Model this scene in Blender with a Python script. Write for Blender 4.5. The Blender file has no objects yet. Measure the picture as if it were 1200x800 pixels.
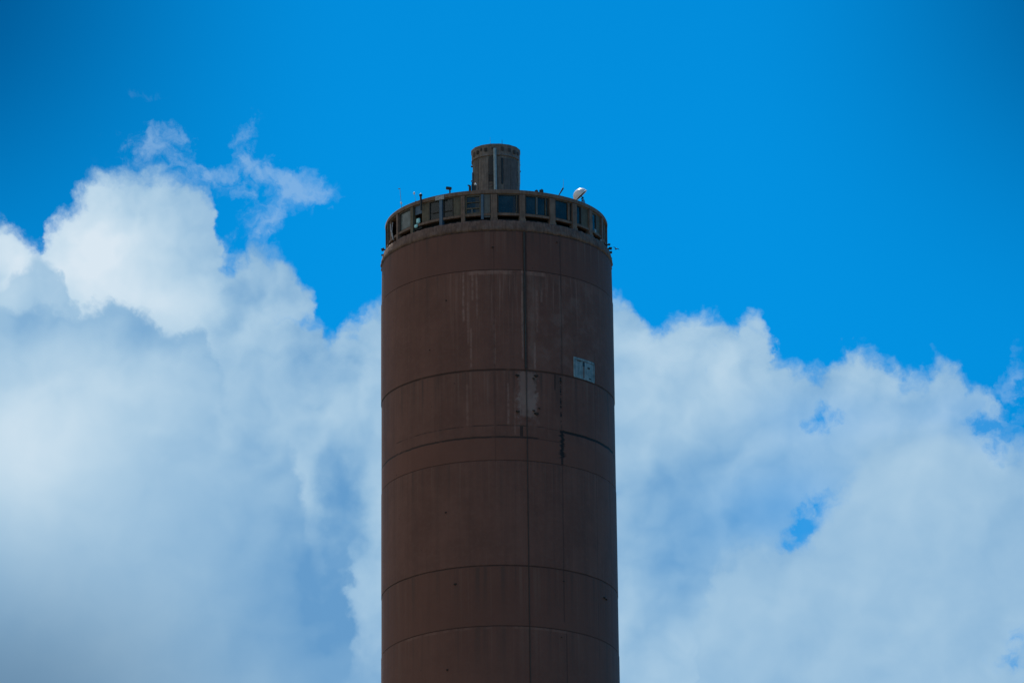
import bpy, bmesh, math, random
from mathutils import Vector, Matrix
random.seed(7)
R = math.radians
sc = bpy.context.scene
COL = sc.collection

# ------------------------------------------------------------------ node helper
class Ctx:
    tree = None
class V:
    """a float socket with arithmetic"""
    def __init__(s, sock): s.s = sock
    def __add__(a, b): return op('ADD', a, b)
    __radd__ = __add__
    def __sub__(a, b): return op('SUBTRACT', a, b)
    def __rsub__(a, b): return op('SUBTRACT', b, a)
    def __mul__(a, b): return op('MULTIPLY', a, b)
    __rmul__ = __mul__
    def __truediv__(a, b): return op('DIVIDE', a, b)
def new(t): return Ctx.tree.nodes.new(t)
def put(sock, v):
    if isinstance(v, V): Ctx.tree.links.new(v.s, sock)
    elif hasattr(v, 'is_output'): Ctx.tree.links.new(v, sock)
    else: sock.default_value = v
def op(o, a, b=None, c=None, clamp=False):
    n = new('ShaderNodeMath'); n.operation = o; n.use_clamp = clamp
    put(n.inputs[0], a)
    if b is not None: put(n.inputs[1], b)
    if c is not None: put(n.inputs[2], c)
    return V(n.outputs[0])
def sat(a): return op('ADD', a, 0.0, clamp=True)
def mx(a, b): return op('MAXIMUM', a, b)
def mn(a, b): return op('MINIMUM', a, b)
def ab(a): return op('ABSOLUTE', a)
def sstep(a, lo, hi):
    n = new('ShaderNodeMapRange'); n.interpolation_type = 'SMOOTHSTEP'; n.clamp = True
    put(n.inputs['Value'], a); put(n.inputs['From Min'], lo); put(n.inputs['From Max'], hi)
    return V(n.outputs['Result'])
def comb(x, y, z):
    n = new('ShaderNodeCombineXYZ')
    put(n.inputs[0], x); put(n.inputs[1], y); put(n.inputs[2], z)
    return n.outputs[0]
def sep(v):
    n = new('ShaderNodeSeparateXYZ'); put(n.inputs[0], v)
    return V(n.outputs[0]), V(n.outputs[1]), V(n.outputs[2])
def vop(o, a, b=None, scale=None):
    n = new('ShaderNodeVectorMath'); n.operation = o
    put(n.inputs[0], a)
    if b is not None: put(n.inputs[1], b)
    if scale is not None: put(n.inputs['Scale'], scale)
    return n.outputs[0]
def noise(vec, scale, detail=4, rough=.5, dist=0.0, out=0, kind='FBM'):
    n = new('ShaderNodeTexNoise'); n.noise_dimensions = '3D'; n.noise_type = kind
    put(n.inputs['Vector'], vec)
    n.inputs['Scale'].default_value = scale; n.inputs['Detail'].default_value = detail
    n.inputs['Roughness'].default_value = rough; n.inputs['Distortion'].default_value = dist
    return V(n.outputs[0]) if out == 0 else n.outputs[1]
def billow(vec, scale, detail=3, rough=.5):
    n = new('ShaderNodeTexVoronoi'); n.feature = 'SMOOTH_F1'; n.voronoi_dimensions = '3D'
    n.normalize = True
    put(n.inputs['Vector'], vec)
    n.inputs['Scale'].default_value = scale; n.inputs['Detail'].default_value = detail
    n.inputs['Roughness'].default_value = rough; n.inputs['Smoothness'].default_value = .35
    return V(n.outputs['Distance'])
def mixc(f, a, b, mode='MIX'):
    n = new('ShaderNodeMix'); n.data_type = 'RGBA'; n.blend_type = mode
    put(n.inputs[0], f); put(n.inputs[6], a); put(n.inputs[7], b)
    return n.outputs[2]
def curve(x, pts):
    n = new('ShaderNodeFloatCurve'); c = n.mapping.curves[0]
    pts = sorted(pts)
    while len(c.points) < len(pts): c.points.new(.5, .5)
    for p, (a, b) in zip(c.points, pts):
        p.location = (a, b); p.handle_type = 'AUTO'
    n.mapping.use_clip = False
    n.mapping.update()
    put(n.inputs['Value'], x)
    return V(n.outputs[0])

# ------------------------------------------------------------------ sun + sky
SUN_AZ, SUN_EL = R(-12), R(54)          # azimuth from +Y (behind the tower), negative = to the left
w = bpy.data.worlds.new('World'); sc.world = w; w.use_nodes = True
Ctx.tree = w.node_tree; Ctx.tree.nodes.clear()
sky = new('ShaderNodeTexSky'); sky.sky_type = 'NISHITA'; sky.sun_disc = False
sky.sun_elevation = SUN_EL; sky.sun_rotation = SUN_AZ
sky.air_density = 1.0; sky.dust_density = .15; sky.ozone_density = 3.0
STR = 0.1
tc = new('ShaderNodeTexCoord')
d = vop('NORMALIZE', tc.outputs['Generated'])
dx, dy, dz = sep(d)
P = vop('SCALE', d, scale=100.0)                      # seamless noise space, 1 unit = 0.57 degrees
az = op('ARCTAN2', dx, dy); el = op('ARCSINE', dz)
U = az * 95.1 + 5.83 ; Vv = el * 100.0 - 27.416       # hundredths of a radian around the tower: 0..12 wide, 0..8 high

def G(u, v, cx, cy, sx, sy):                          # soft blob, positions in the same units (cy downwards from 8)
    a = (u - cx) / sx; b = (v - (8 - cy)) / sy
    return op('POWER', 2.718, (a * a + b * b) * -1.0)
def skyline(u, pts):
    return curve(u / 12.0, [(a / 1200., 1 - b / 800.) for a, b in pts]) * 8.0

w1 = vop('SUBTRACT', noise(P, 1.1, 3, .5, out=1), (.5, .5, .5))
w2 = vop('SUBTRACT', noise(P, 5.0, 5, .55, out=1), (.5, .5, .5))
ax, ay, az_ = sep(w1); bx, by, bz_ = sep(w2)
Uw = U + ax * .36 + bx * .34
Vw = Vv + az_ * .36 + bz_ * .34
Pw = vop('ADD', P, vop('ADD', vop('SCALE', w1, scale=.5), vop('SCALE', w2, scale=.22)))
f1 = noise(Pw, 1.8, 7, .54) - .5
f2 = noise(Pw, 4.5, 5, .60) - .5
bl = billow(Pw, 1.35, 2, .55)
Ps = vop('ADD', P, vop('SCALE', w1, scale=.6))
rel_a = noise(Ps, 1.5, 4, .42)
rel_b = noise(vop('ADD', Ps, (-.16, 0, .18)), 1.5, 4, .42)
relief = rel_a - rel_b
soft = noise(P, .45, 2, .4) - .5
lumps = billow(vop('ADD', Pw, (.10, 0, -.14)), 1.35, 2, .55) - bl          # lit side of each billow, up and to the left
puff = (.42 - bl) * .62 + f1 * .72 + f2 * .55

# back cloud bank: the bright cumulus heads on the left, the lower bank on the right
A = [(0,262),(14,262),(30,276),(44,288),(52,284),(58,262),(75,246),(90,228),(110,210),(128,198),(148,192),(166,190),(184,198),
     (215,206),(234,216),(247,236),(252,262),(258,282),(280,290),(300,290),(322,294),(342,300),(356,322),(368,342),(376,368),
     (388,384),(402,374),(420,366),(440,350),(500,335),(580,330),(680,330),(720,340),(740,350),(757,368),(770,384),(785,376),
     (800,368),(820,366),(840,370),(858,380),(880,370),(896,382),(906,420),(926,432),(950,436),(968,430),(980,416),(1000,410),
     (1022,414),(1040,426),(1058,440),(1075,440),(1092,432),(1108,430),(1122,446),(1134,462),(1150,470),(1164,478),(1174,500),(1200,520)]
FA = skyline(Uw, A) - Vw + puff * .66
gaps = G(Uw, Vw, 11.50, 5.08, .34, .16) * .9 + G(Uw, Vw, 9.60, 4.98, .34, .17) * .9 + G(Uw, Vw, 9.38, 6.24, .24, .28) * .92 + G(Uw, Vw, 9.78, 5.90, .34, .18) * .72 + G(Uw, Vw, 9.15, 6.45, .3, .12) * .5 \
        + G(Uw, Vw, 3.68, 3.78, .40, .16) * .85 + G(Uw, Vw, 8.62, 5.68, .30, .30) * .5 + G(Uw, Vw, 11.85, 5.3, .40, .26) * .95 + G(Uw, Vw, 11.95, 7.8, .5, .5)
wide = G(U, Vv, 9.3, 6.0, .9, .6) * .40 + G(U, Vv, 9.6, 4.95, .8, .35) * .25 + G(U, Vv, 11.4, 5.0, .8, .45) * .30 + G(U, Vv, 8.0, 6.4, .8, 1.0) * .08
gaps = sstep(gaps + f1 * 1.6 + f2 * 1.6 - (.40 - bl) * .5, .34, 1.40)
gap2 = sstep(G(Uw, Vw, 11.95, 7.8, .5, .5) + G(Uw, Vw, 9.38, 6.24, .24, .28) * .92 + G(Uw, Vw, 9.78, 5.90, .34, .18) * .72 + G(Uw, Vw, 9.15, 6.45, .3, .12) * .5 + f1 * 1.6 + f2 * 1.6, .34, 1.40)
alA = sstep(FA, -.04, .30) * (1 - mn(gaps * .85 + wide, .9))
edgeA = 1 - sstep(FA, .3, 2.2)
LA = .40 + G(U, Vv, 1.05, 2.95, .75, .85) * .56 + G(U, Vv, 1.95, 3.55, .70, .36) * .36 + G(U, Vv, .0, 2.95, .6, .5) * .42 \
     + G(U, Vv, 8.1, 4.4, 1.0, .8) * .10 - G(U, Vv, 8.0, 6.3, 1.1, 1.0) * .28 + G(U, Vv, 3.45, 5.75, .30, .26) * .14 - G(Uw, Vw, 3.98, 5.95, .32, .7) * .40 + G(U, Vv, 4.42, 6.3, .2, .6) * .10 \
     - G(Uw, Vw, 2.75, 3.55, .25, .35) * .16 - G(Uw, Vw, 3.6, 4.0, .5, .2) * .12 - G(Uw, Vw, 3.2, 3.45, .3, .2) * .08 - G(Uw, Vw, 2.95, 4.6, .2, .4) * .08
LA = LA + relief * .55 + lumps * (edgeA * .45 + .22) * (1 - sstep(U, 6.0, 7.2) * .45) + soft * .22 - (1 - sstep(FA, 0., .8)) * .10 + f1 * .22 * edgeA

# second bank, lower right, nearer
D = [(0,1100),(700,1000),(790,860),(820,700),(834,656),(852,642),(882,636),(905,642),(930,640),(950,622),(966,590),(986,560),
     (1010,522),(1040,508),(1080,506),(1112,512),(1140,528),(1160,546),(1182,560),(1200,574)]
FD = skyline(Uw, D) - Vw + puff * .5
alD = sstep(FD, -.08, .42) * .92 * (1 - gap2 * .92)
LD = .345 + G(U, Vv, 10.6, 5.7, 1.1, .8) * .07 + G(U, Vv, 9.2, 7.0, 1.2, .7) * .02 - G(U, Vv, 11.9, 7.0, 1.0, 1.2) * .08
LD = LD + relief * .26 + lumps * .14 + soft * .18 - (1 - sstep(FD, 0., .8)) * .04

# a small half-lit head between the two left banks
HM = [(-300,900),(-40,352),(0,344),(14,336),(28,322),(46,306),(60,301),(78,310),(90,334),(100,356),(120,420),(200,700),(1200,900)]
FH = skyline(Uw + .1, HM) - Vw + puff * .30
alH = sstep(FH, -.03, .18) * .88
LH = .43 + lumps * .4 + relief * .3 - (1 - sstep(FH, 0., .4)) * .06 + G(U, Vv, .1, 3.5, .3, .2) * .1

# front bank, lower left, in its own shade
B = [(0,362),(30,364),(60,361),(84,365),(104,358),(130,351),(160,356),(190,376),(202,386),(240,380),(249,402),
     (262,448),(300,490),(335,522),(350,562),(372,602),(382,578),(394,570),(404,606),(414,690),(440,714),(480,745),(600,800),(1200,1100)]
FB = skyline(Uw, B) - Vw + puff * .42
wB = sstep(U, 2.1, 3.1)
alB = sstep(FB + wB * .06, wB * -.10 - .03, wB * .26 + sstep(U, 3.4, 4.0) * 1.0 + .17)
LB = .37 + G(U, Vv, .3, 5.3, 1.0, .9) * .42 + G(U, Vv, 1.5, 4.6, 1.2, .6) * .13 - G(U, Vv, .2, 3.85, .8, .26) * .14 - G(U, Vv, 1.75, 3.80, .8, .26) * .13 + G(U, Vv, .95, 4.1, .35, .3) * .06 \
     - G(U, Vv, 4.0, 7.0, 1.5, 1.6) * .38 - G(U, Vv, .2, 8.1, 1.4, 1.0) * .10 - G(U, Vv, 2.5, 4.2, .6, .6) * .06
deepB = 1 - sstep(FB, .3, 2.4)
LB = LB + relief * (.18 + deepB * .22) + lumps * (.06 + deepB * .26) + soft * .20 - (1 - sstep(FB, 0., .5)) * .05
greyB = G(U, Vv, -.2, 8.3, 2.6, 1.4) * .95  # lens darkening of the lower left corner, put into the cloud colour

# thin torn wisps above the left heads
Pq = vop('ADD', P, vop('ADD', vop('SCALE', w1, scale=.9), vop('SCALE', w2, scale=.5)))
f3 = noise(Pq, 2.2, 6, .56) - .5
MW = G(Uw, Vw, 1.86, 1.76, .60, .44) + G(Uw, Vw, 2.86, 1.54, .28, .28) * .9 + G(Uw, Vw, 3.16, 2.16, .62, .38) \
     + G(Uw, Vw, 2.35, 1.98, .40, .14) * .5 + G(Uw, Vw, 3.14, 2.75, .28, .40) * .8 + G(Uw, Vw, 1.65, 1.1, .5, .12) * .28 \
     + G(Uw, Vw, 11.75, 4.75, .4, .7) * .75 + G(Uw, Vw, 3.75, 2.3, .3, .2) * .6 + G(Uw, Vw, 4.2, 1.3, .3, .2) * .25
alW = sstep(MW * 1.0 + f3 * 3.4 + f1 * .6, .40, 1.6) * sstep(MW, .15, .6) * .56

# scattered cloud over the rest of the sky, outside the stretch behind the tower; unseen, made heavier to the left to brighten that side of the tower
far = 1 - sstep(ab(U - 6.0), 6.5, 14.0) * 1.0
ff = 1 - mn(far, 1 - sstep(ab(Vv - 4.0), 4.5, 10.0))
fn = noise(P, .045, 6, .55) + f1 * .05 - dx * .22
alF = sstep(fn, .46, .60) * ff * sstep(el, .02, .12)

blue = mixc(1.0, sky.outputs[0], (.003, .68, 1.07, 1), 'MULTIPLY')
dark = sstep(ab(U - 6.4), 2.0, 8.0) * (.10 + sstep(Vv, 3.5, 8.3) * .58) * (1 - ff)    # lens corner darkening put into the sky colour: deeper higher up, away from the middle azimuth
k = 1 - dark - sstep(Vv, 5.2, 9.0) * .05
blue = mixc(1.0, blue, comb(k, k, k * .92 + .08), 'MULTIPLY')

def cloud_col(L, grey=None):
    L = sat(L)
    c = mixc(L, (1.29, 3.28, 5.97, 1), (6.9, 8.0, 8.9, 1))
    h = L * (1 - L) * 1.4
    c = mixc(1.0, c, comb(0.0, h, h * .7), 'ADD')
    if grey is not None: c = mixc(grey, c, (1.36, 2.54, 3.92, 1))
    return c
c = mixc(alF, blue, mixc(sstep(dx, -.7, .4), (4.3, 4.5, 4.7, 1), (3.6, 3.5, 3.6, 1)))  # unseen cloud, brighter on the left to shape the light on the tower
c = mixc(alW, c, (3.5, 5.5, 7.9, 1))
inside = 1 - ff
c = mixc(alA * inside, c, cloud_col(LA))
c = mixc(alD * inside, c, cloud_col(LD))
c = mixc(alH * inside, c, cloud_col(LH))
c = mixc(alB * inside, c, cloud_col(LB, greyB))
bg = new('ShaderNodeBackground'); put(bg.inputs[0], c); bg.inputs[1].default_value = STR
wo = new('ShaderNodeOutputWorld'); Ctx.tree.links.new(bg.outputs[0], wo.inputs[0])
w.cycles.sampling_method = 'MANUAL'; w.cycles.sample_map_resolution = 512

sun = bpy.data.lights.new('sun', 'SUN'); sun.energy = 4.5; sun.angle = R(.53); sun.color = (1, .95, .88)
so = bpy.data.objects.new('sun', sun); COL.objects.link(so)
sd = Vector((math.sin(SUN_AZ) * math.cos(SUN_EL), math.cos(SUN_AZ) * math.cos(SUN_EL), math.sin(SUN_EL)))
so.rotation_euler = sd.to_track_quat('Z', 'Y').to_euler(); so.location = sd * 300

# ------------------------------------------------------------------ materials
def mat(name):
    m = bpy.data.materials.new(name); m.use_nodes = True
    Ctx.tree = m.node_tree
    b = Ctx.tree.nodes['Principled BSDF']
    t = new('ShaderNodeTexCoord')
    return m, b, t.outputs['Object']
def bump(b, h, strength=.3, dist=.05):
    n = new('ShaderNodeBump'); n.inputs['Strength'].default_value = strength; n.inputs['Distance'].default_value = dist
    put(n.inputs['Height'], h); Ctx.tree.links.new(n.outputs[0], b.inputs['Normal'])
def weathered(name, c1, c2, rough=.8, scale=2.0, streak=True, metal=0., bmp=.2):
    m, b, co = mat(name)
    x, y, z = sep(co)
    n1 = noise(co, scale, 6, .6)
    f = n1
    if streak:
        st = noise(comb(x * 5, y * 5, z * .5), 1.4, 4, .6)
        f = n1 * .5 + st * .5
    col = mixc(sstep(f, .36, .64), c1 + (1,), c2 + (1,))
    put(b.inputs['Base Color'], col)
    b.inputs['Roughness'].default_value = rough; b.inputs['Metallic'].default_value = metal
    bump(b, noise(co, scale * 6, 5, .6), bmp, .02)
    return m

# stained brown concrete of the shaft; all marks sit at fixed heights and bearings on the shaft itself
m, b, co = mat('brown_concrete'); M_shaft = m
x, y, z = sep(co)
th = op('ARCTAN2', x, y * -1.0) * 57.2958
S = th * (8.05 / 57.2958)
sv = comb(S, z, 0.0)
big = noise(comb(S * .35, z * .12, 0.), 1.0, 4, .55)
st = noise(comb(S * 1.6, z * .05, 3.), 1.0, 5, .6)
st2 = noise(comb(S * 6.0, z * .10, 9.), 1.0, 4, .55)
fine = noise(comb(S, z, 5.), 3.0, 7, .65)
blot = noise(comb(S, z, 1.), .7, 5, .6)
base = mixc(sstep(big * .5 + blot * .5, .38, .62), (0.1547, 0.0616, 0.0437, 1), (0.1915, 0.0792, 0.0567, 1))
base = mixc(sstep(st, .45, .72) * .45, base, (0.1081, 0.0475, 0.0356, 1))
base = mixc(sstep(fine, .45, .75) * .30, base, (0.2271, 0.1056, 0.0794, 1))
base = mixc(sstep(st2, .58, .75) * .22, base, (0.2578, 0.1276, 0.0972, 1))
wob = (noise(comb(S * .8, 0., 2.), 1.0, 4, .6) - .5) * .14
wob_v = (noise(comb(0., z * .8, 4.), 1.0, 4, .6) - .5) * .10
rag = (fine - .5) * 1.6
brk = noise(comb(S * 1.1, z * 1.1, 7.), 1.0, 4, .6)
def win(v, a, c_, s): return sstep(v, a - s, a + s) * (1 - sstep(v, c_ - s, c_ + s))
def hline(z0, wd, a=-200, c_=200, k=1.0, soft_=.5): 
    return (1 - sstep(ab(z + wob - z0), wd * .5, wd * (.5 + soft_))) * win(th, a, c_, 1.2) * k
def vline(t0, wd, za, zb, k=1.0):
    return (1 - sstep(ab(S + wob_v - t0 * (8.05 / 57.2958)), wd * .5, wd * .95)) * win(z, za, zb, .12) * k
# tone of each lift between joints
def tone(za, zb, col, k):
    global base
    base = mixc(win(z, za, zb, .03) * k, base, col)
tone(186.8, 189.8, (0.1449, 0.0581, 0.0429, 1), .55)
tone(173.1, 174.8, (0.1841, 0.0686, 0.0454, 1), .55)
tone(161.4, 165.7, (0.1572, 0.0598, 0.0405, 1), .6)
tone(140, 161.4, (0.1645, 0.0651, 0.0454, 1), .4)
# pale run-off below the first joint
drip = sstep(noise(comb(S * 4.5, z * .16, 11.), 1.0, 5, .6), .52, .70)
fade = sstep(z, 180.6, 186.4) * (1 - sstep(z, 186.62, 186.78))
base = mixc(drip * fade * win(th, -24, 50, 7) * .62, base, (0.3315, 0.176, 0.1377, 1))
base = mixc(drip * sstep(z, 176.0, 179.4) * (1 - sstep(z, 179.4, 179.6)) * win(th, -14, 6, 5) * .35, base, (0.3069, 0.1672, 0.1336, 1))
for t0, za, zb, k in ((-16.6, 183.2, 186.7, .55), (-14.3, 181.5, 184.5, .35), (-12.9, 179.8, 182.6, .4), (-12.0, 184.6, 186.6, .45), (-9.8, 183.3, 186.2, .35),
                      (12.4, 180.4, 186.8, .55), (18.4, 179.75, 181.6, .75), (19.8, 182.4, 185.4, .35), (22.2, 184.6, 185.6, .45),
                      (-1.3, 180.0, 183.2, .30), (-15.0, 175.7, 178.6, .3), (5.0, 175.7, 178.6, .45), (8.2, 175.0, 178.3, .25)):
    base = mixc(vline(t0, .10, za, zb, k) * sstep(fine, .30, .6), base, (0.3683, 0.2068, 0.1661, 1))
base = mixc(win(th + rag * 2.5, 15.2, 18.6, 1.4) * win(z, 179.7, 186.6, .25) * sstep(st2 * .4 + blot * .6, .30, .60) * .60, base, (0.2455, 0.1452, 0.1175, 1))
base = mixc(win(th, 19, 62, 6) * win(z, 179.7, 186.4, .5) * sstep(blot, .48, .66) * .30, base, (0.2578, 0.154, 0.1296, 1))
base = mixc(hline(186.58, .18, -14, 24, .55) * sstep(brk, .35, .6), base, (0.3683, 0.198, 0.1539, 1))  # painted highlight along the ledge at the joint
base = mixc(hline(161.30, .12, -52, 40, .35) * sstep(brk, .35, .6), base, (0.3069, 0.1584, 0.1215, 1))
# long dirty runs below the joints
run = noise(comb(S * 2.4, z * .035, 61.), 1.0, 5, .62)
for zj, ln, kk in ((179.5, 3.6, .45), (186.7, 3.2, .28), (173.1, 5.0, .32), (165.6, 4.2, .36), (161.4, 4.5, .25), (189.7, 2.4, .40)):
    base = mixc(sstep(run, .50, .66) * sstep(z, zj - ln, zj) * (1 - sstep(z, zj - .04, zj + .02)) * kk * 1.35, base, (.060, .042, .036, 1))
    base = mixc((1 - sstep(run, .34, .46)) * sstep(z, zj - ln * 1.2, zj) * (1 - sstep(z, zj - .04, zj + .02)) * kk * .6, base, (.27, .17, .13, 1))
# grey cement repair with ragged edge
rep = sstep(blot * .5 + st2 * .5, .32, .50) * win(th + rag * 5, 10.2, 18.8, 1.0) * win(z + rag * .6, 176.3, 179.5, .15)
rep2 = win(th + rag * 4, 9.4, 20.0, .7) * win(z + rag * .8, 175.6, 178.0, .3) * sstep(blot, .42, .60)
base = mixc(sat(rep * .70 + rep2 * .40), base, (0.2885, 0.1804, 0.1539, 1))
# dirt in the joints, open cracks
dk = mx(hline(186.77, .05, k=.4), hline(189.64, .12, k=.65) * sstep(brk, .2, .55)) 
for q in (hline(179.58, .09, -200, 200, .6) * sstep(brk, .15, .5), hline(175.61, .06, -60, 24, .55) * sstep(brk, .34, .56), hline(175.55, .05, 24, 34, .3),
          hline(174.78, .09, -95, 20, .75) * sstep(brk, .22, .46), hline(174.72, .05, 20, 33, .4), hline(173.12, .06, -95, 95, .40) * sstep(brk, .25, .5),
          hline(165.67, .07, k=.55) * sstep(brk, .15, .5), hline(161.42, .07, k=.35), hline(175.50, .12, 31.9, 77, .97) , hline(175.35, .08, 77, 95, .6),
          vline(14.0, .18, 179.6, 189.6, .5) * (.5 + brk), vline(14.2, .07, 120, 179.6, .4), vline(33.0, .07, 179.6, 189.2, .36), vline(32.5, .07, 162, 176, .35), 
          vline(-1.4, .06, 173, 189.6, .22), vline(33.6, .06, 150, 161.3, .4), vline(55.5, .05, 160, 182, .25), vline(70, .06, 160, 182, .25), vline(-50, .05, 150, 189, .12)):
    dk = mx(dk, q)
dash = sstep(noise(comb(0., z * 3.2, 21.), 1.0, 3, .6), .44, .54)
dk = mx(dk, vline(32.2, .09, 176.2, 179.6, .95) * dash)
crk = (1 - sstep(ab(S + (noise(comb(0., z * 1.9, 31.), 1.0, 3, .6) - .5) * 1.1 - 4.58), .05, .10 + sstep(noise(comb(0., z * 1.7, 77.), 1.0, 3, .6), .40, .62) * .30)) * win(z + rag * .3, 173.6, 175.6, .10)
dk = mx(dk, crk * .97)
dk = mx(dk, vline(32.5, .13, 173.1, 173.9, .8))
dk = mx(dk, win(th, 10.6, 12.2, .2) * win(z, 174.85, 175.6, .04) * .75)
dk = mx(dk, vline(29.0, .08, 178.4, 179.6, .7))
for t0, z0, r in ((31.2, 189.1, 0), ):
    pass
speck = sstep(noise(comb(S * 2.2, z * 2.2, 41.), 1.0, 2, .5), .74, .80)
dk = mx(dk, speck * .55)
base = mixc(dk, base, (0.012, 0.009, 0.008, 1))
pale_spot = sstep(noise(comb(S * 2.6, z * 2.0, 51.), 1.0, 2, .5), .76, .81) * win(z, 176, 189, .5)
base = mixc(pale_spot * .5, base, (0.3928, 0.2288, 0.1863, 1))
put(b.inputs['Base Color'], base)
b.inputs['Roughness'].default_value = .72
b.inputs['Specular IOR Level'].default_value = .35
bump(b, fine * .6 + st2 * .4 - dk * .8 + (noise(comb(S * 12., z * 12., 0.), 1., 3, .6) * .3), .35, .06)

M_collar = weathered('rough_brown_concrete', (.11, .058, .044), (.215, .128, .098), .85, 1.6, True, 0, .5)
M_tan = weathered('weathered_tan_concrete', (.132, .080, .060), (.252, .158, .118), .8, 2.2)
M_roof = weathered('stained_roof_concrete', (.126, .075, .055), (.245, .152, .110), .8, 1.2)
M_dark = weathered('dark_stain_and_shade', (.012, .012, .013), (.028, .027, .027), .8, 2)
M_rust = weathered('rusted_iron', (.022, .014, .011), (.05, .028, .02), .85, 6)
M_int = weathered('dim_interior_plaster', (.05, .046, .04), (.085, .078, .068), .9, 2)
M_blue = weathered('faded_blue_paint', (.055, .10, .16), (.09, .15, .22), .55, 5)
M_grey = weathered('grey_cladding', (.10, .095, .088), (.155, .148, .14), .7, 3)
M_board = weathered('old_brown_board', (.085, .068, .046), (.15, .12, .083), .75, 4)
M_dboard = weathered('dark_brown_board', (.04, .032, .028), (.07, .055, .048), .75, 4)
M_drum = weathered('grey_brown_cladding', (.108, .090, .078), (.205, .172, .150), .75, 3)
M_drumd = weathered('darker_grey_cladding', (.075, .066, .062), (.125, .112, .105), .75, 3)
M_pale = weathered('pale_blue_paint', (.20, .27, .29), (.36, .44, .46), .5, 5, True, 0, .1)
M_hatch = weathered('weathered_pale_blue_sheet', (.13, .18, .20), (.29, .36, .38), .6, 2.2, True, 0, .1)
M_white = weathered('white_enamel', (.78, .78, .77), (.86, .86, .85), .35, 3, False, 0, .03)
M_black = weathered('black_paint_and_shade', (.012, .012, .013), (.025, .024, .024), .5, 8, False)
M_steel = weathered('dull_galvanised_steel', (.22, .23, .24), (.36, .37, .38), .45, 8, False, .6)
M_cyan = weathered('bright_opening_turquoise', (.35, .78, .82), (.50, .88, .90), .3, 5, False, 0, .05)
M_feath = weathered('dark_feathers', (.018, .016, .016), (.04, .036, .034), .7, 20, False)
def glass(name, tint, alpha, rough):
    m, b, co = mat(name)
    n = noise(co, 1.3, 4, .6)
    put(b.inputs['Base Color'], mixc(sstep(n, .4, .65) * .6, tint + (1,), tuple(min(1, v * 2.2 + .012) for v in tint) + (1,)))
    b.inputs['Roughness'].default_value = rough; b.inputs['Alpha'].default_value = alpha
    b.inputs['Specular IOR Level'].default_value = .6
    return m
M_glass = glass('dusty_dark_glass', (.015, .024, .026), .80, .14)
M_reflect = glass('grey_reflection_glass', (.09, .115, .115), .93, .3)  # grey base colour stands in for the pane's reflection
m, b, co = mat('grass_and_dirt'); M_ground = m
n1 = noise(co, .02, 8, .6); n2 = noise(co, .6, 6, .6)
put(b.inputs['Base Color'], mixc(sstep(n1 * .6 + n2 * .4, .4, .6), (.055, .075, .026, 1), (.16, .125, .085, 1)))
b.inputs['Roughness'].default_value = .95
bump(b, n2, .6, .2)

# ------------------------------------------------------------------ mesh helpers
def link(name, bm, m, parent=None, smooth=False, angle=35):
    me = bpy.data.meshes.new(name); bmesh.ops.recalc_face_normals(bm, faces=bm.faces)
    bm.to_mesh(me); bm.free()
    if smooth:
        for p in me.polygons: p.use_smooth = True
        try: me.set_sharp_from_angle(angle=R(angle))
        except Exception: pass
    me.materials.append(m)
    o = bpy.data.objects.new(name, me); COL.objects.link(o)
    if parent: o.parent = parent
    return o
def empty(name, loc, label=None, cat=None, group=None):
    o = bpy.data.objects.new(name, None); COL.objects.link(o); o.location = loc; o.empty_display_size = .3
    if label: o['label'] = label
    if cat: o['category'] = cat
    if group: o['group'] = group
    return o
def tag(o, label, cat, group=None):
    o['label'] = label; o['category'] = cat
    if group: o['group'] = group
    return o
def pol(t, r, z): t = R(t); return Vector((r * math.sin(t), -r * math.cos(t), z))
def arc(bm, t0, t1, z0, z1, r0, r1, step=2.5):
    """curved block between two bearings, two heights and two radii"""
    n = max(1, int(math.ceil(abs(t1 - t0) / step))); rows = []
    for i in range(n + 1):
        t = t0 + (t1 - t0) * i / n
        rows.append([bm.verts.new(pol(t, r, z)) for r, z in ((r0, z0), (r1, z0), (r1, z1), (r0, z1))])
    for a, c in zip(rows, rows[1:]):
        for i in range(4):
            bm.faces.new((a[i], a[(i + 1) % 4], c[(i + 1) % 4], c[i]))
    bm.faces.new(rows[0]); bm.faces.new(list(reversed(rows[-1])))
    return bm
def lathe(bm, prof, seg=64, closed=False, t0=0):
    rings = []
    for r, z in prof:
        rings.append([bm.verts.new(pol(t0 + 360 * i / seg, r, z)) for i in range(seg)])
    pairs = list(zip(rings, rings[1:])) + ([(rings[-1], rings[0])] if closed else [])
    for a, c in pairs:
        for i in range(seg):
            bm.faces.new((a[i], a[(i + 1) % seg], c[(i + 1) % seg], c[i]))
    return rings
def box(bm, c, s, M=None):
    vs = []
    for dx_ in (-.5, .5):
        for dy_ in (-.5, .5):
            for dz_ in (-.5, .5):
                p = Vector((dx_ * s[0], dy_ * s[1], dz_ * s[2]))
                if M: p = M @ p
                vs.append(bm.verts.new(p + Vector(c)))
    for f in ((0,1,3,2),(4,6,7,5),(0,4,5,1),(2,3,7,6),(0,2,6,4),(1,5,7,3)): bm.faces.new([vs[i] for i in f])
    return bm
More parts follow.
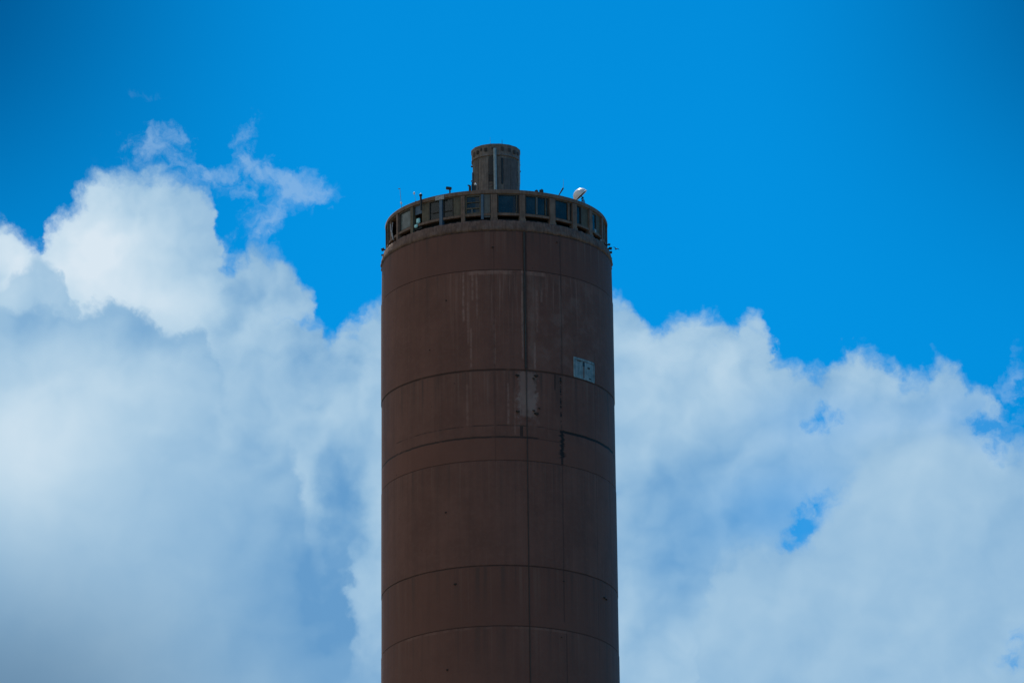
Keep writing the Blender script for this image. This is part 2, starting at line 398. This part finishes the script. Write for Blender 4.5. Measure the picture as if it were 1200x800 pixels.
def tube(bm, pts, r, seg=8, r_end=None):
    pts = [Vector(p) for p in pts]; rings = []
    for i, p in enumerate(pts):
        a = pts[max(0, i - 1)]; c = pts[min(len(pts) - 1, i + 1)]
        q = (c - a).normalized().to_track_quat('Z', 'Y')
        rr = r if r_end is None else r + (r_end - r) * i / (len(pts) - 1)
        rings.append([bm.verts.new(p + q @ Vector((rr * math.cos(6.28319 * k / seg), rr * math.sin(6.28319 * k / seg), 0))) for k in range(seg)])
    for a, c in zip(rings, rings[1:]):
        for k in range(seg): bm.faces.new((a[k], a[(k + 1) % seg], c[(k + 1) % seg], c[k]))
    bm.faces.new(list(reversed(rings[0]))); bm.faces.new(rings[-1])
    return bm
def ball(bm, c, r, s=(1, 1, 1)):
    bmesh.ops.create_uvsphere(bm, u_segments=12, v_segments=8, radius=r, matrix=Matrix.Translation(c) @ Matrix.Diagonal((*s, 1)))
    return bm
B_ = bmesh.new

# ------------------------------------------------------------------ ground
bm = B_(); c0 = bm.verts.new((0, 0, 0)); N = 96; rr = [20, 60, 150, 400, 1000, 3000, 9000, 25000]; prev = None
for r_ in rr:
    ring = [bm.verts.new((r_ * math.cos(6.283185 * i / N), r_ * math.sin(6.283185 * i / N), 0)) for i in range(N)]
    for i in range(N):
        j = (i + 1) % N
        bm.faces.new((c0, ring[i], ring[j]) if prev is None else (prev[i], ring[i], ring[j], prev[j]))
    prev = ring
g = link('ground', bm, M_ground); g['kind'] = 'structure'

# ------------------------------------------------------------------ the tower
T = empty('chimney_tower', (0, 0, 0), 'tall round brown concrete chimney with glazed gallery at its top', 'tower')
def Rs(z): return 8.0 + (189.7 - z) * .0047
joints = [186.77, 179.58, 173.12, 165.67, 161.40] + [161.4 - 6.9 * i for i in range(1, 23)]
prof = [(7.2, 189.73), (Rs(189.73) - .03, 189.73)]
offs = 0.0
for i, zj in enumerate(joints):
    if zj < 2: break
    dpt = (.02, .03, .015, .025, .02)[i % 5] if i < 5 else .04
    hh = .028
    prof += [(Rs(zj) + offs, zj + hh), (Rs(zj) + offs - dpt, zj + hh * .6), (Rs(zj) + offs - dpt, zj - hh * .6)]
    offs = (.03, 0.0, .015, .0, .02, .0)[i % 6]
    prof += [(Rs(zj) + offs, zj - hh)]
prof += [(Rs(0), -.3)]
bm = B_(); lathe(bm, prof, 288)
link('shaft', bm, M_shaft, T, True, 28)

# collar under the gallery: rough band with a ragged lip
bm = B_(); seg = 288; rings = []
cp = [(7.0, 189.60), (7.97, 189.62), (8.045, 189.70), (8.03, 189.86), (7.96, 190.08), (7.94, 190.28), (7.86, 190.40), (7.0, 190.42)]
for j, (r_, z_) in enumerate(cp):
    row = []
    for i in range(seg):
        t = 360 * i / seg
        a = .022 * math.sin(t * .9 + j) + random.uniform(-.022, .022) if 0 < j < 6 else 0
        row.append(bm.verts.new(pol(t, r_ + a, z_ + (random.uniform(-.035, .035) if 0 < j < 7 else 0))))
    rings.append(row)
for a, c in zip(rings, rings[1:]):
    for i in range(seg): bm.faces.new((a[i], a[(i + 1) % seg], c[(i + 1) % seg], c[i]))
link('collar', bm, M_collar, T, True, 60)

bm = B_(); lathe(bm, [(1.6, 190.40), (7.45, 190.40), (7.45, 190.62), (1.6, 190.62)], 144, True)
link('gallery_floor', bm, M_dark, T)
bm = B_(); lathe(bm, [(7.40, 190.84), (7.66, 190.84), (7.66, 191.0), (7.40, 191.0)], 192, True)
link('sill_rail', bm, M_tan, T, True, 30)
bm = B_(); lathe(bm, [(1.5, 192.36), (7.60, 192.36), (7.61, 192.40), (7.72, 192.41), (7.735, 192.60), (7.70, 192.68), (5.0, 192.74), (1.5, 192.78)], 192, True)
link('gallery_roof', bm, M_roof, T, True, 30)
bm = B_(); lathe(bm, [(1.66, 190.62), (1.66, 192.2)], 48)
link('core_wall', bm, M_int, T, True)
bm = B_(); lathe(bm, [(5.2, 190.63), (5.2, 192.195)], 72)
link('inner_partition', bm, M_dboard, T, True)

front = [-77.5, -62.9, -49.2, -29.6, -17.3, -1.1, 13.5, 30.2, 44.6, 58.0, 72.5, 87.5]
back = [87.5 + 15 * i * (195 / 195) for i in range(1, 13)]
posts = front + back                                                # last bay closes at -77.5 + 360
wid = {0: (.14, M_board), 1: (.22, M_tan), 2: (.26, M_board), 3: (.22, M_blue), 4: (.26, M_tan), 5: (.44, M_tan), 6: (.40, M_tan), 7: (.44, M_tan), 8: (.40, M_tan), 9: (.40, M_tan), 10: (.36, M_tan)}
for i, t in enumerate(posts):
    wd, mm = wid.get(i, (.4, M_tan)); a = math.degrees(wd / 2 / 7.66)
    bm = B_(); arc(bm, t - a, t + a, 190.36, 192.36, 7.38, 7.715 + (.02 if mm is M_blue else 0), 1.5)
    if wd > .3: arc(bm, t - a * 1.15, t + a * 1.15, 190.35, 190.60, 7.39, 7.76, 1.5)
    p = link('post', bm, mm, T)
    if mm is M_blue:
        p['label'] = 'faded blue painted post with a pale capping'
        bm = B_(); arc(bm, t - 3.0, t + 2.2, 192.30, 192.60, 7.6, 7.79); link('cap', bm, M_steel, p)
R0, R1 = 7.50, 7.58
def window(t0, t1, z0=191.0, z1=192.36, gl=M_glass, fw=.06, fm=M_dboard, mull=(), rails=(), label=None):
    a = math.degrees(fw / 7.54); bm = B_()
    arc(bm, t0, t0 + a, z0, z1, R0 - .03, R1 + .03); arc(bm, t1 - a, t1, z0, z1, R0 - .03, R1 + .03)
    arc(bm, t0 + a, t1 - a, z0, z0 + fw, R0 - .02, R1 + .02); arc(bm, t0 + a, t1 - a, z1 - fw, z1, R0 - .02, R1 + .02)
    wn = link('window', bm, fm, T)
    if label: wn['label'] = label
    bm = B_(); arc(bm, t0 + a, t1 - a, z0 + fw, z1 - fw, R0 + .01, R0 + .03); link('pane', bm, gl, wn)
    for tm, mw, mm in mull:
        q = math.degrees(mw / 2 / 7.54); bm = B_(); arc(bm, tm - q, tm + q, z0 + fw, z1 - fw, R0, R1 + .05); link('mullion', bm, mm, wn)
    for ta, tb, zr, rh in rails:
        bm = B_(); arc(bm, ta, tb, zr - rh / 2, zr + rh / 2, R0 + .002, R1 + .03); link('glazing_bar', bm, fm, wn)
    return wn
def board(t0, t1, z0=191.0, z1=192.36, mm=M_board, r=7.58, label=None, battens=0):
    bm = B_(); arc(bm, t0, t1, z0, z1, r - .06, r)
    for i in range(battens):
        zz = z0 + (z1 - z0) * (i + 1) / (battens + 1) + random.uniform(-.05, .05)
        arc(bm, t0 + .3, t1 - .3, zz - .025, zz + .025, r + .002, r + .03)
    o = link('infill_board', bm, mm, T)
    if label: o['label'] = label
    return o
# left end: broken bay with bent strips
bm = B_()
tube(bm, [pol(-74.5, 7.6, 192.15), pol(-72.5, 7.66, 191.6), pol(-71.5, 7.62, 191.2), pol(-67.5, 7.7, 190.7)], .05)
tube(bm, [pol(-70.5, 7.6, 192.1), pol(-69.0, 7.74, 191.4), pol(-68.0, 7.7, 190.8)], .045)
link('bent_strip', bm, M_steel, T)
board(-77.2, -74.0, mm=M_tan)
window(-61.6, -50.6, gl=M_reflect, fw=.07, fm=M_dboard, label='window with a grey reflecting pane')
bm = B_(); arc(bm, -48.0, -42.6, 190.62, 190.80, 7.5, 7.60); link('sill_strip', bm, M_dark, T)
bm = B_(); arc(bm, -47.6, -42.9, 191.75, 192.36, 7.50, 7.55); link('upper_flap', bm, M_blue, T)
bm = B_(); arc(bm, -46.9, -44.4, 191.10, 191.46, 7.44, 7.60, 1); bmesh.ops.bevel(bm, geom=bm.edges[:], offset=.05, segments=2, affect='EDGES'); link('pale_spot_block', bm, M_cyan, T)  # bright opening imitated by a pale turquoise block
bm = B_(); arc(bm, -46.8, -44.6, 190.74, 190.98, 7.66, 7.80, 1); bmesh.ops.bevel(bm, geom=bm.edges[:], offset=.05, segments=2, affect='EDGES'); link('pale_spot_block', bm, M_cyan, T)  # lower bright opening, its light put into the block's colour
bm = B_(); tube(bm, [pol(-41.6, 7.79, 191.9), pol(-41.6, 7.80, 192.4), pol(-41.6, 7.82, 192.90)], .07, 8); ball(bm, pol(-41.6, 7.82, 192.95), .12)
link('bracket_pole', bm, M_black, T)
board(-42.4, -37.6, mm=M_board); window(-37.4, -30.6, gl=M_glass, fw=.06, fm=M_dboard, rails=((-35.4, -31.2, 191.5, .05),))
window(-28.6, -23.0, gl=M_glass, fw=.05, fm=M_dboard, rails=((-28.0, -23.4, 191.45, .04),)); board(-22.8, -18.4, mm=M_board, label='tan infill board beside a dark pane')
window(-16.2, -7.9, gl=M_glass, fw=.10, fm=M_board, mull=(), rails=((-15.4, -8.7, 191.42, .08), (-15.4, -8.7, 191.85, .04)), label='window crossed by a glazing bar')
bm = B_(); arc(bm, -13.0, -12.3, 190.87, 191.38, R0, R1 + .02); link('glazing_upright', bm, M_grey, T)
bm = B_(); arc(bm, -7.8, -6.5, 190.56, 192.36, 7.45, 7.70, .7); link('blue_upright', bm, M_blue, T)
board(-6.3, -3.0, mm=M_grey, z0=190.7, r=7.62)
window(.8, 11.7, mull=((10.6, .05, M_board),))
window(15.3, 28.2, mull=((21.5, .11, M_grey), (26.6, .05, M_board)), label='window split by a pale mullion')
window(32.2, 42.8, mull=((41.0, .14, M_tan),))
window(46.3, 50.6, fw=.06); board(50.8, 56.4, mm=M_board)
window(59.6, 66.0, fw=.07, fm=M_grey); board(66.2, 71.0, mm=M_board)
window(74.0, 79.5, fw=.07); board(79.7, 86.0, mm=M_board)
bm = B_(); arc(bm, 62.2, 64.2, 190.9, 191.2, 7.60, 7.68, 1); bmesh.ops.bevel(bm, geom=bm.edges[:], offset=.03, segments=2, affect='EDGES'); link('pale_spot_block', bm, M_hatch, T)
bm = B_(); ball(bm, pol(68.2, 7.78, 190.55), .08); link('lamp', bm, M_pale, T)
for i in range(11, len(posts)):
    ta = posts[i]; tb = posts[(i + 1)] if i + 1 < len(posts) else -77.5 + 360
    window(ta + 1.8, tb - 1.8)
# small blocks sticking out at the gallery foot, seen on both outlines
for t, z_, s in ((-84, 190.72, .22), (-87, 190.45, .16), (-90, 190.1, .14), (84, 190.65, .22), (87, 190.50, .20), (90, 190.2, .15), (80, 190.75, .16)):
    bm = B_(); box(bm, (0, 0, 0), (s * .8, s, s * .7), Matrix.Rotation(R(t + random.uniform(-20, 20)), 3, 'Z') @ Matrix.Rotation(R(random.uniform(-20, 20)), 3, 'X'))
    tube(bm, [(0, 0, 0), (-.3 * math.sin(R(t)), .3 * math.cos(R(t)), -.05)], .05, 6)
    bmesh.ops.translate(bm, verts=bm.verts, vec=pol(t, 7.93, z_)); link('bracket', bm, M_black, T)

# conduit and cable down the shaft
def ths(z_): return 13.55 + (189.6 - z_) * .0245
bm = B_(); zz = [189.55, 186.9, 184, 182, 179.75]
for a, c in zip(zz, zz[1:]): arc(bm, ths(a) - .32, ths(a) + .32, c, a - .004, Rs(a) - .02, Rs(a) + .075, 1)
link('conduit', bm, M_dboard, T)
bm = B_()
tube(bm, [pol(ths(z_), Rs(z_) + .05, z_) for z_ in [179.7 - 4 * i for i in range(44)]], .018, 6); link('earth_cable', bm, M_dboard, T)
bm = B_(); tube(bm, [pol(12.75, Rs(186.6) + .05, z_) for z_ in (186.6, 184, 181.2)], .018, 6); link('earth_cable', bm, M_grey, T)

# pale double hatch
bm = B_(); r_ = Rs(180) + .01
arc(bm, 40.0, 54.9, 180.93, 181.08, r_ - .05, r_ + .05); arc(bm, 40.0, 54.9, 179.62, 179.70, r_ - .05, r_ + .05)
arc(bm, 39.9, 40.5, 179.70, 180.93, r_ - .05, r_ + .06, 1); arc(bm, 54.3, 55.0, 179.70, 180.93, r_ - .05, r_ + .06, 1)
H = link('hatch', bm, M_hatch, T); H['label'] = 'pale blue two-leaf hatch in the brown shaft'
bm = B_(); arc(bm, 40.55, 46.5, 179.71, 180.90, r_ - .02, r_ + .03, 1); link('leaf', bm, M_hatch, H)
bm = B_(); arc(bm, 47.25, 54.25, 179.71, 180.90, r_ - .02, r_ + .035, 1); link('leaf', bm, M_hatch, H)
bm = B_(); arc(bm, 46.5, 47.25, 179.71, 180.92, r_ - .04, r_ - .005, 1); arc(bm, 46.1, 47.4, 180.55, 180.86, r_ + .037, r_ + .05, 1); link('gap_strip', bm, M_black, H)
bm = B_(); arc(bm, 49.6, 51.2, 180.48, 180.60, r_ + .038, r_ + .06, 1); link('latch', bm, M_dboard, H)
bm = B_(); arc(bm, 42.4, 45.0, 180.83, 180.88, r_ + .032, r_ + .05, 1); link('hinge', bm, M_dboard, H)
bm = B_(); arc(bm, 50.6, 52.2, 179.76, 179.84, r_ + .038, r_ + .06, 1); link('hinge', bm, M_dboard, H)

# iron brackets left in the concrete
for t, z_, s in ((9.6, 179.20, .24), (18.9, 179.26, .26), (17.6, 179.05, .14), (9.6, 176.62, .22), (18.9, 176.55, .28), (17.6, 176.75, .16), (20.4, 176.95, .12),
                 (-25.6, 184.85, .15), (-21.7, 164.55, .24), (61.2, 164.55, .22), (63.0, 164.5, .2), (-26.4, 169.7, .18), (-26.0, 158.6, .2), (32.4, 164.87, .10),
                 (31.2, 189.1, .10), (-2, 188.4, .16), (32.3, 179.1, .16), (30.6, 160.9, .12), (-35, 181.5, .1)):
    bm = B_(); rb = Rs(z_); s *= (1.15 if z_ < 179.5 and z_ > 176 and t < 21 and t > 5 else .85)
    a = math.degrees(s / rb)
    arc(bm, t - a / 2, t + a / 2, z_ - s * .2, z_ + s * .2, rb - .02, rb + .03, 1)
    arc(bm, t - a / 5, t + a / 5, z_ - s * .45, z_ + s * .1, rb + .033, rb + .10, 1)
    link('bracket', bm, M_rust, T)

# head house on the roof
bm = B_(); lathe(bm, [(1.62, 192.6), (1.62, 197.30)], 32)
DR = link('head_house', bm, M_drum, T, True, 5)
bm = B_(); lathe(bm, [(1.55, 197.26), (1.73, 197.30), (1.70, 197.42), (1.72, 197.95), (1.75, 198.0), (1.73, 198.12), (1.3, 198.16), (.001, 198.2)], 16, False, 11)
link('rim', bm, M_drum, DR)
for t, dt, zb, hh in ((-62, 9, 197.5, .3), (-48, 6, 197.55, .25), (-36, 4, 197.7, .2), (-24, 6, 197.6, .26), (-8, 2.5, 197.72, .14), (-2, 2.5, 197.72, .14), (16, 6, 197.62, .28), (34, 7, 197.6, .26), (50, 6, 197.55, .28), (64, 8, 197.6, .2)):
    bm = B_(); arc(bm, t - dt / 2, t + dt / 2, zb, zb + hh, 1.64, 1.735, 3); link('vent_hole_shade', bm, M_dboard if t % 3 else M_dark, DR)  # dark plates standing for the shade inside the holes
def strip(name, t0, t1, z0, z1, mm, r1=1.66):
    bm = B_(); arc(bm, t0, t1, z0, z1, 1.58, r1, 3); return link(name, bm, mm, DR)
strip('cladding_sheet', -78, -62, 192.7, 197.2, M_drumd, 1.640); strip('cladding_sheet', -61.5, -49, 192.7, 197.2, M_drumd, 1.645)
strip('cladding_sheet', -36, -18.5, 192.7, 197.1, M_drum, 1.650)
strip('recess_shade', -17, -6.5, 195.4, 197.22, M_black, 1.652); strip('recess_shade', 13.5, 18, 195.2, 197.1, M_black, 1.652)  # raised black strips stand in for the shade in the slots
strip('cladding_sheet', 3.5, 12, 192.7, 197.2, M_drum, 1.66); strip('cladding_sheet', 20, 37, 192.7, 197.1, M_drumd, 1.648); strip('cladding_sheet', 38, 62, 192.7, 197.15, M_drumd, 1.642)
strip('recess_shade', 13.5, 18, 193.6, 193.9, M_black, 1.652)
bm = B_(); tube(bm, [pol(-.8, 1.76, 192.7), pol(-1.4, 1.78, 195), pol(-1.8, 1.78, 197.75)], .115, 10); link('pipe', bm, M_pale, DR, True)
bm = B_(); tube(bm, [pol(70, 1.72, 194.3), pol(70, 1.72, 195.6), pol(68, 1.74, 197.2)], .075, 8); link('pipe', bm, M_pale, DR, True)
bm = B_(); tube(bm, [pol(-72, 1.70, 192.8), pol(-72, 1.70, 196.4)], .05, 8); link('pipe', bm, M_blue, DR, True)
bm = B_()
for t in (-16.6, -6.9): tube(bm, [pol(t, 1.74, 192.75), pol(t, 1.74, 195.9)], .022, 6)
for i in range(14): tube(bm, [pol(-16.6, 1.74, 192.95 + .22 * i), pol(-6.9, 1.74, 192.95 + .22 * i)], .016, 6)
link('ladder', bm, M_dark, DR)
bm = B_()
for i in range(8): arc(bm, -34 + .5, -20.5, 192.8 + .24 * i, 192.87 + .24 * i, 1.655, 1.70, 3)
for t in (-34, -29.5, -25, -20.5): arc(bm, t - .8, t + .8, 192.75, 194.75, 1.653, 1.705, 3)
link('grating', bm, M_board, DR)
for t, z_ in ((-84, 195.9), (-86, 197.0), (82, 194.2), (86, 196.6), (79, 197.0)):
    bm = B_(); ball(bm, pol(t, 1.68, z_), .07); link('bolt', bm, M_dark, DR)

# ------------------------------------------------------------------ things standing on the roof
def whip(name, loc, h, r, label, lean=0, node=None, m=M_steel, group=None):
    t = empty(name, loc, label, 'antenna', group)
    bm = B_(); box(bm, (0, 0, .03), (.14, .14, .06)); link('base_plate', bm, M_dark, t)
    bm = B_(); tube(bm, [(0, 0, .03), (lean * .5, 0, h * .5), (lean, 0, h)], r, 8, r * .5); link('rod', bm, m, t, True)
    if node:
        bm = B_(); ball(bm, (lean * node / h, 0, node), .065, (1, 1, 1.5)); link('insulator', bm, M_white, t, True)
    return t
t = whip('whip_antenna', (-6.53, -3.16, 192.70), 1.66, .022, 'thin upright whip antenna with white insulator on the roof edge', -.12, .62)
bm = B_(); box(bm, (-.17, 0, 1.66), (.14, .04, .05)); link('tip', bm, M_steel, t)
whip('whip_antenna', (-5.52, -5.10, 192.70), .70, .012, 'short faint whip antenna with white tip near the black bracket pole', -.14, .66)
t = empty('angled_antenna', (4.33, -6.30, 192.70), 'slanting black antenna leaning right between the black boxes and the white dish', 'antenna')
bm = B_(); tube(bm, [(-.02, 0, -.02), (.14, 0, .25), (.30, 0, .52)], .035, 8, .055); link('arm', bm, M_black, t, True)
bm = B_(); tube(bm, [(.30, 0, .50), (.33, 0, 1.15)], .014, 6, .007); link('rod', bm, M_steel, t, True)
whip('whip_antenna', (-.35, -.6, 198.14), .85, .010, 'hair-thin pale antenna left of centre on top of the head house', -.02)
whip('whip_antenna', (.45, -1.0, 198.12), .52, .022, 'short dark antenna right of centre on top of the head house', 0, None, M_black)

t = empty('floodlight', (-3.19, -6.75, 192.68), 'black floodlight on a short stem at the roof edge', 'floodlight')
bm = B_(); tube(bm, [(0, 0, 0), (.02, 0, .2), (0, 0, .36)], .055, 8); link('stem', bm, M_black, t, True)
bm = B_(); box(bm, (-.06, 0, .44), (.40, .26, .17), Matrix.Rotation(R(8), 3, 'Y')); bmesh.ops.bevel(bm, geom=bm.edges[:], offset=.03, segments=2, affect='EDGES'); link('lamp_head', bm, M_black, t)
bm = B_(); box(bm, (0, 0, .02), (.26, .24, .04)); link('base_plate', bm, M_dark, t)

t = empty('roof_camera', (-1.62, -7.30, 192.68), 'cluster of black camera boxes with one white globe beside the head house', 'camera')
for c_, s in (((-.17, 0, .20), (.17, .2, .40)), ((.02, .02, .28), (.17, .2, .56)), ((.16, 0, .22), (.16, .2, .44))):
    bm = B_(); box(bm, c_, s); bmesh.ops.bevel(bm, geom=bm.edges[:], offset=.02, segments=1, affect='EDGES'); link('housing', bm, M_black, t)
bm = B_(); box(bm, (-.21, 0, .43), (.24, .1, .07), Matrix.Rotation(R(15), 3, 'Y')); box(bm, (.0, 0, .60), (.1, .1, .1)); link('hood', bm, M_black, t)
bm = B_(); ball(bm, (.21, -.02, .52), .085); link('globe', bm, M_white, t, True)

for i, (px_, s, lb) in enumerate(((2.78, .24, 'left of two small black junction boxes side by side on the roof edge'), (3.12, .28, 'right of two small black junction boxes side by side on the roof edge'))):
    t = empty('junction_box', (px_, -6.72, 192.68), lb, 'junction box', 'junction boxes on the roof edge')
    bm = B_(); box(bm, (0, 0, s * .55), (s, .2, s * .9), Matrix.Rotation(R(6 - 10 * i), 3, 'Y')); bmesh.ops.bevel(bm, geom=bm.edges[:], offset=.03, segments=2, affect='EDGES'); link('housing', bm, M_black, t)
    bm = B_(); tube(bm, [(0, 0, s * .9), (.04, 0, s * 1.25)], .03, 6); link('cable_gland', bm, M_black, t)

# satellite dish, opening down to the right
t = empty('satellite_dish', (5.74, -4.46, 192.70), 'white satellite dish tilted down to the right at the roof edge', 'satellite dish')
axis = Vector((.66, .12, -.70)).normalized(); q = axis.to_track_quat('Z', 'Y').to_matrix()
bm = B_(); n = 10; prof = []
for i in range(n + 1):
    a = i / n; prof.append((max(.001, .44 * math.sin(a * math.pi / 2)), -.40 * math.cos(a * math.pi / 2)))
prof += [(.46, .01), (.46, .03), (.425, .03), (.415, 0.)]
inner = []
for i in range(n, -1, -1):
    a = i / n; inner.append((max(.001, .412 * math.sin(a * math.pi / 2)), -.37 * math.cos(a * math.pi / 2)))
lathe(bm, prof, 36)
ctr = Vector((.10, 0, .60))
bmesh.ops.transform(bm, matrix=Matrix.Translation(ctr) @ q.to_4x4() @ Matrix.Scale(1.22, 4), verts=bm.verts)
link('reflector', bm, M_white, t, True, 50)
bm = B_(); lathe(bm, inner, 36)
bmesh.ops.transform(bm, matrix=Matrix.Translation(ctr) @ q.to_4x4() @ Matrix.Scale(1.22, 4), verts=bm.verts); link('shaded_inner_face', bm, M_dark, t, True)  # inside of the white dish coloured dark to stand for its shade
bm = B_(); tube(bm, [q @ Vector((.0, .0, -.36)) + ctr, q @ Vector((0, 0, .22)) + ctr], .03, 8); ball(bm, q @ Vector((0, 0, .22)) + ctr, .07); link('feed_horn', bm, M_black, t)
bm = B_(); tube(bm, [(.30, 0, -.15), (.26, 0, .2), (.16, 0, .40)], .045, 8); tube(bm, [(.46, .1, -.15), (.30, 0, .35)], .03, 8); tube(bm, [(.10, .1, -.1), (.2, 0, .3)], .03, 8); link('mount', bm, M_blue, t)

# small bird in the air beside the gallery
t = bm = B_()
bmesh.ops.create_uvsphere(bm, u_segments=12, v_segments=10, radius=.5, matrix=Matrix.Diagonal((.30, .12, .11, 1)))
for v in bm.verts:                                                  # taper the tail, lift the head
    if v.co.x > .02: v.co.y *= 1 - (v.co.x - .02) * 3; v.co.z *= 1 - (v.co.x - .02) * 3
bmesh.ops.create_uvsphere(bm, u_segments=8, v_segments=6, radius=.042, matrix=Matrix.Translation((-.15, 0, .035)))
bmesh.ops.create_cone(bm, segments=6, radius1=.016, radius2=.002, depth=.06, cap_ends=True, matrix=Matrix.Translation((-.21, 0, .03)) @ Matrix.Rotation(R(-90), 4, 'Y'))
for s in (-1, 1):
    pts = [(-.07, .03 * s, .03), (-.06, .16 * s, .11), (.00, .32 * s, .08), (.06, .30 * s, .08), (.05, .16 * s, .10), (.06, .03 * s, .02)]
    a = [bm.verts.new(p) for p in pts]; c_ = [bm.verts.new((p[0], p[1], p[2] - .014)) for p in pts]
    bm.faces.new(a); bm.faces.new(list(reversed(c_)))
    for i in range(6): bm.faces.new((a[i], c_[i], c_[(i + 1) % 6], a[(i + 1) % 6]))
pts = [(.10, -.02, 0), (.10, .02, 0), (.24, .055, .0), (.24, -.055, .0)]
a = [bm.verts.new(p) for p in pts]; c_ = [bm.verts.new((p[0], p[1], p[2] - .012)) for p in pts]
bm.faces.new(a); bm.faces.new(list(reversed(c_)))
for i in range(4): bm.faces.new((a[i], c_[i], c_[(i + 1) % 4], a[(i + 1) % 4]))
o = link('bird', bm, M_feath, None, True, 40); o.location = (8.26, -2.91, 189.9); o.rotation_euler = (R(15), R(-10), R(115)); o.scale = (.8, .8, .8)
tag(o, 'tiny dark bird flying just off the right side of the gallery', 'bird')

# ------------------------------------------------------------------ camera and colour
cam = bpy.data.cameras.new('camera'); cam.lens = 300; cam.sensor_width = 36; cam.clip_start = 1; cam.clip_end = 60000
co_ = bpy.data.objects.new('camera', cam); COL.objects.link(co_); sc.camera = co_
co_.location = (0, -562, 1.6)
yaw, pitch, roll = .0018, R(18), -.0095993
co_.rotation_euler = (Matrix.Rotation(-yaw, 3, 'Z') @ Matrix.Rotation(pitch + math.pi / 2, 3, 'X') @ Matrix.Rotation(roll, 3, 'Z')).to_euler()
sc.view_settings.view_transform = 'Standard'; sc.view_settings.look = 'None'
sc.view_settings.exposure = 0; sc.view_settings.gamma = 1; sc.view_settings.use_curve_mapping = False
sc.render.film_transparent = False
sc.cycles.max_bounces = 6; sc.cycles.diffuse_bounces = 3; sc.cycles.glossy_bounces = 3
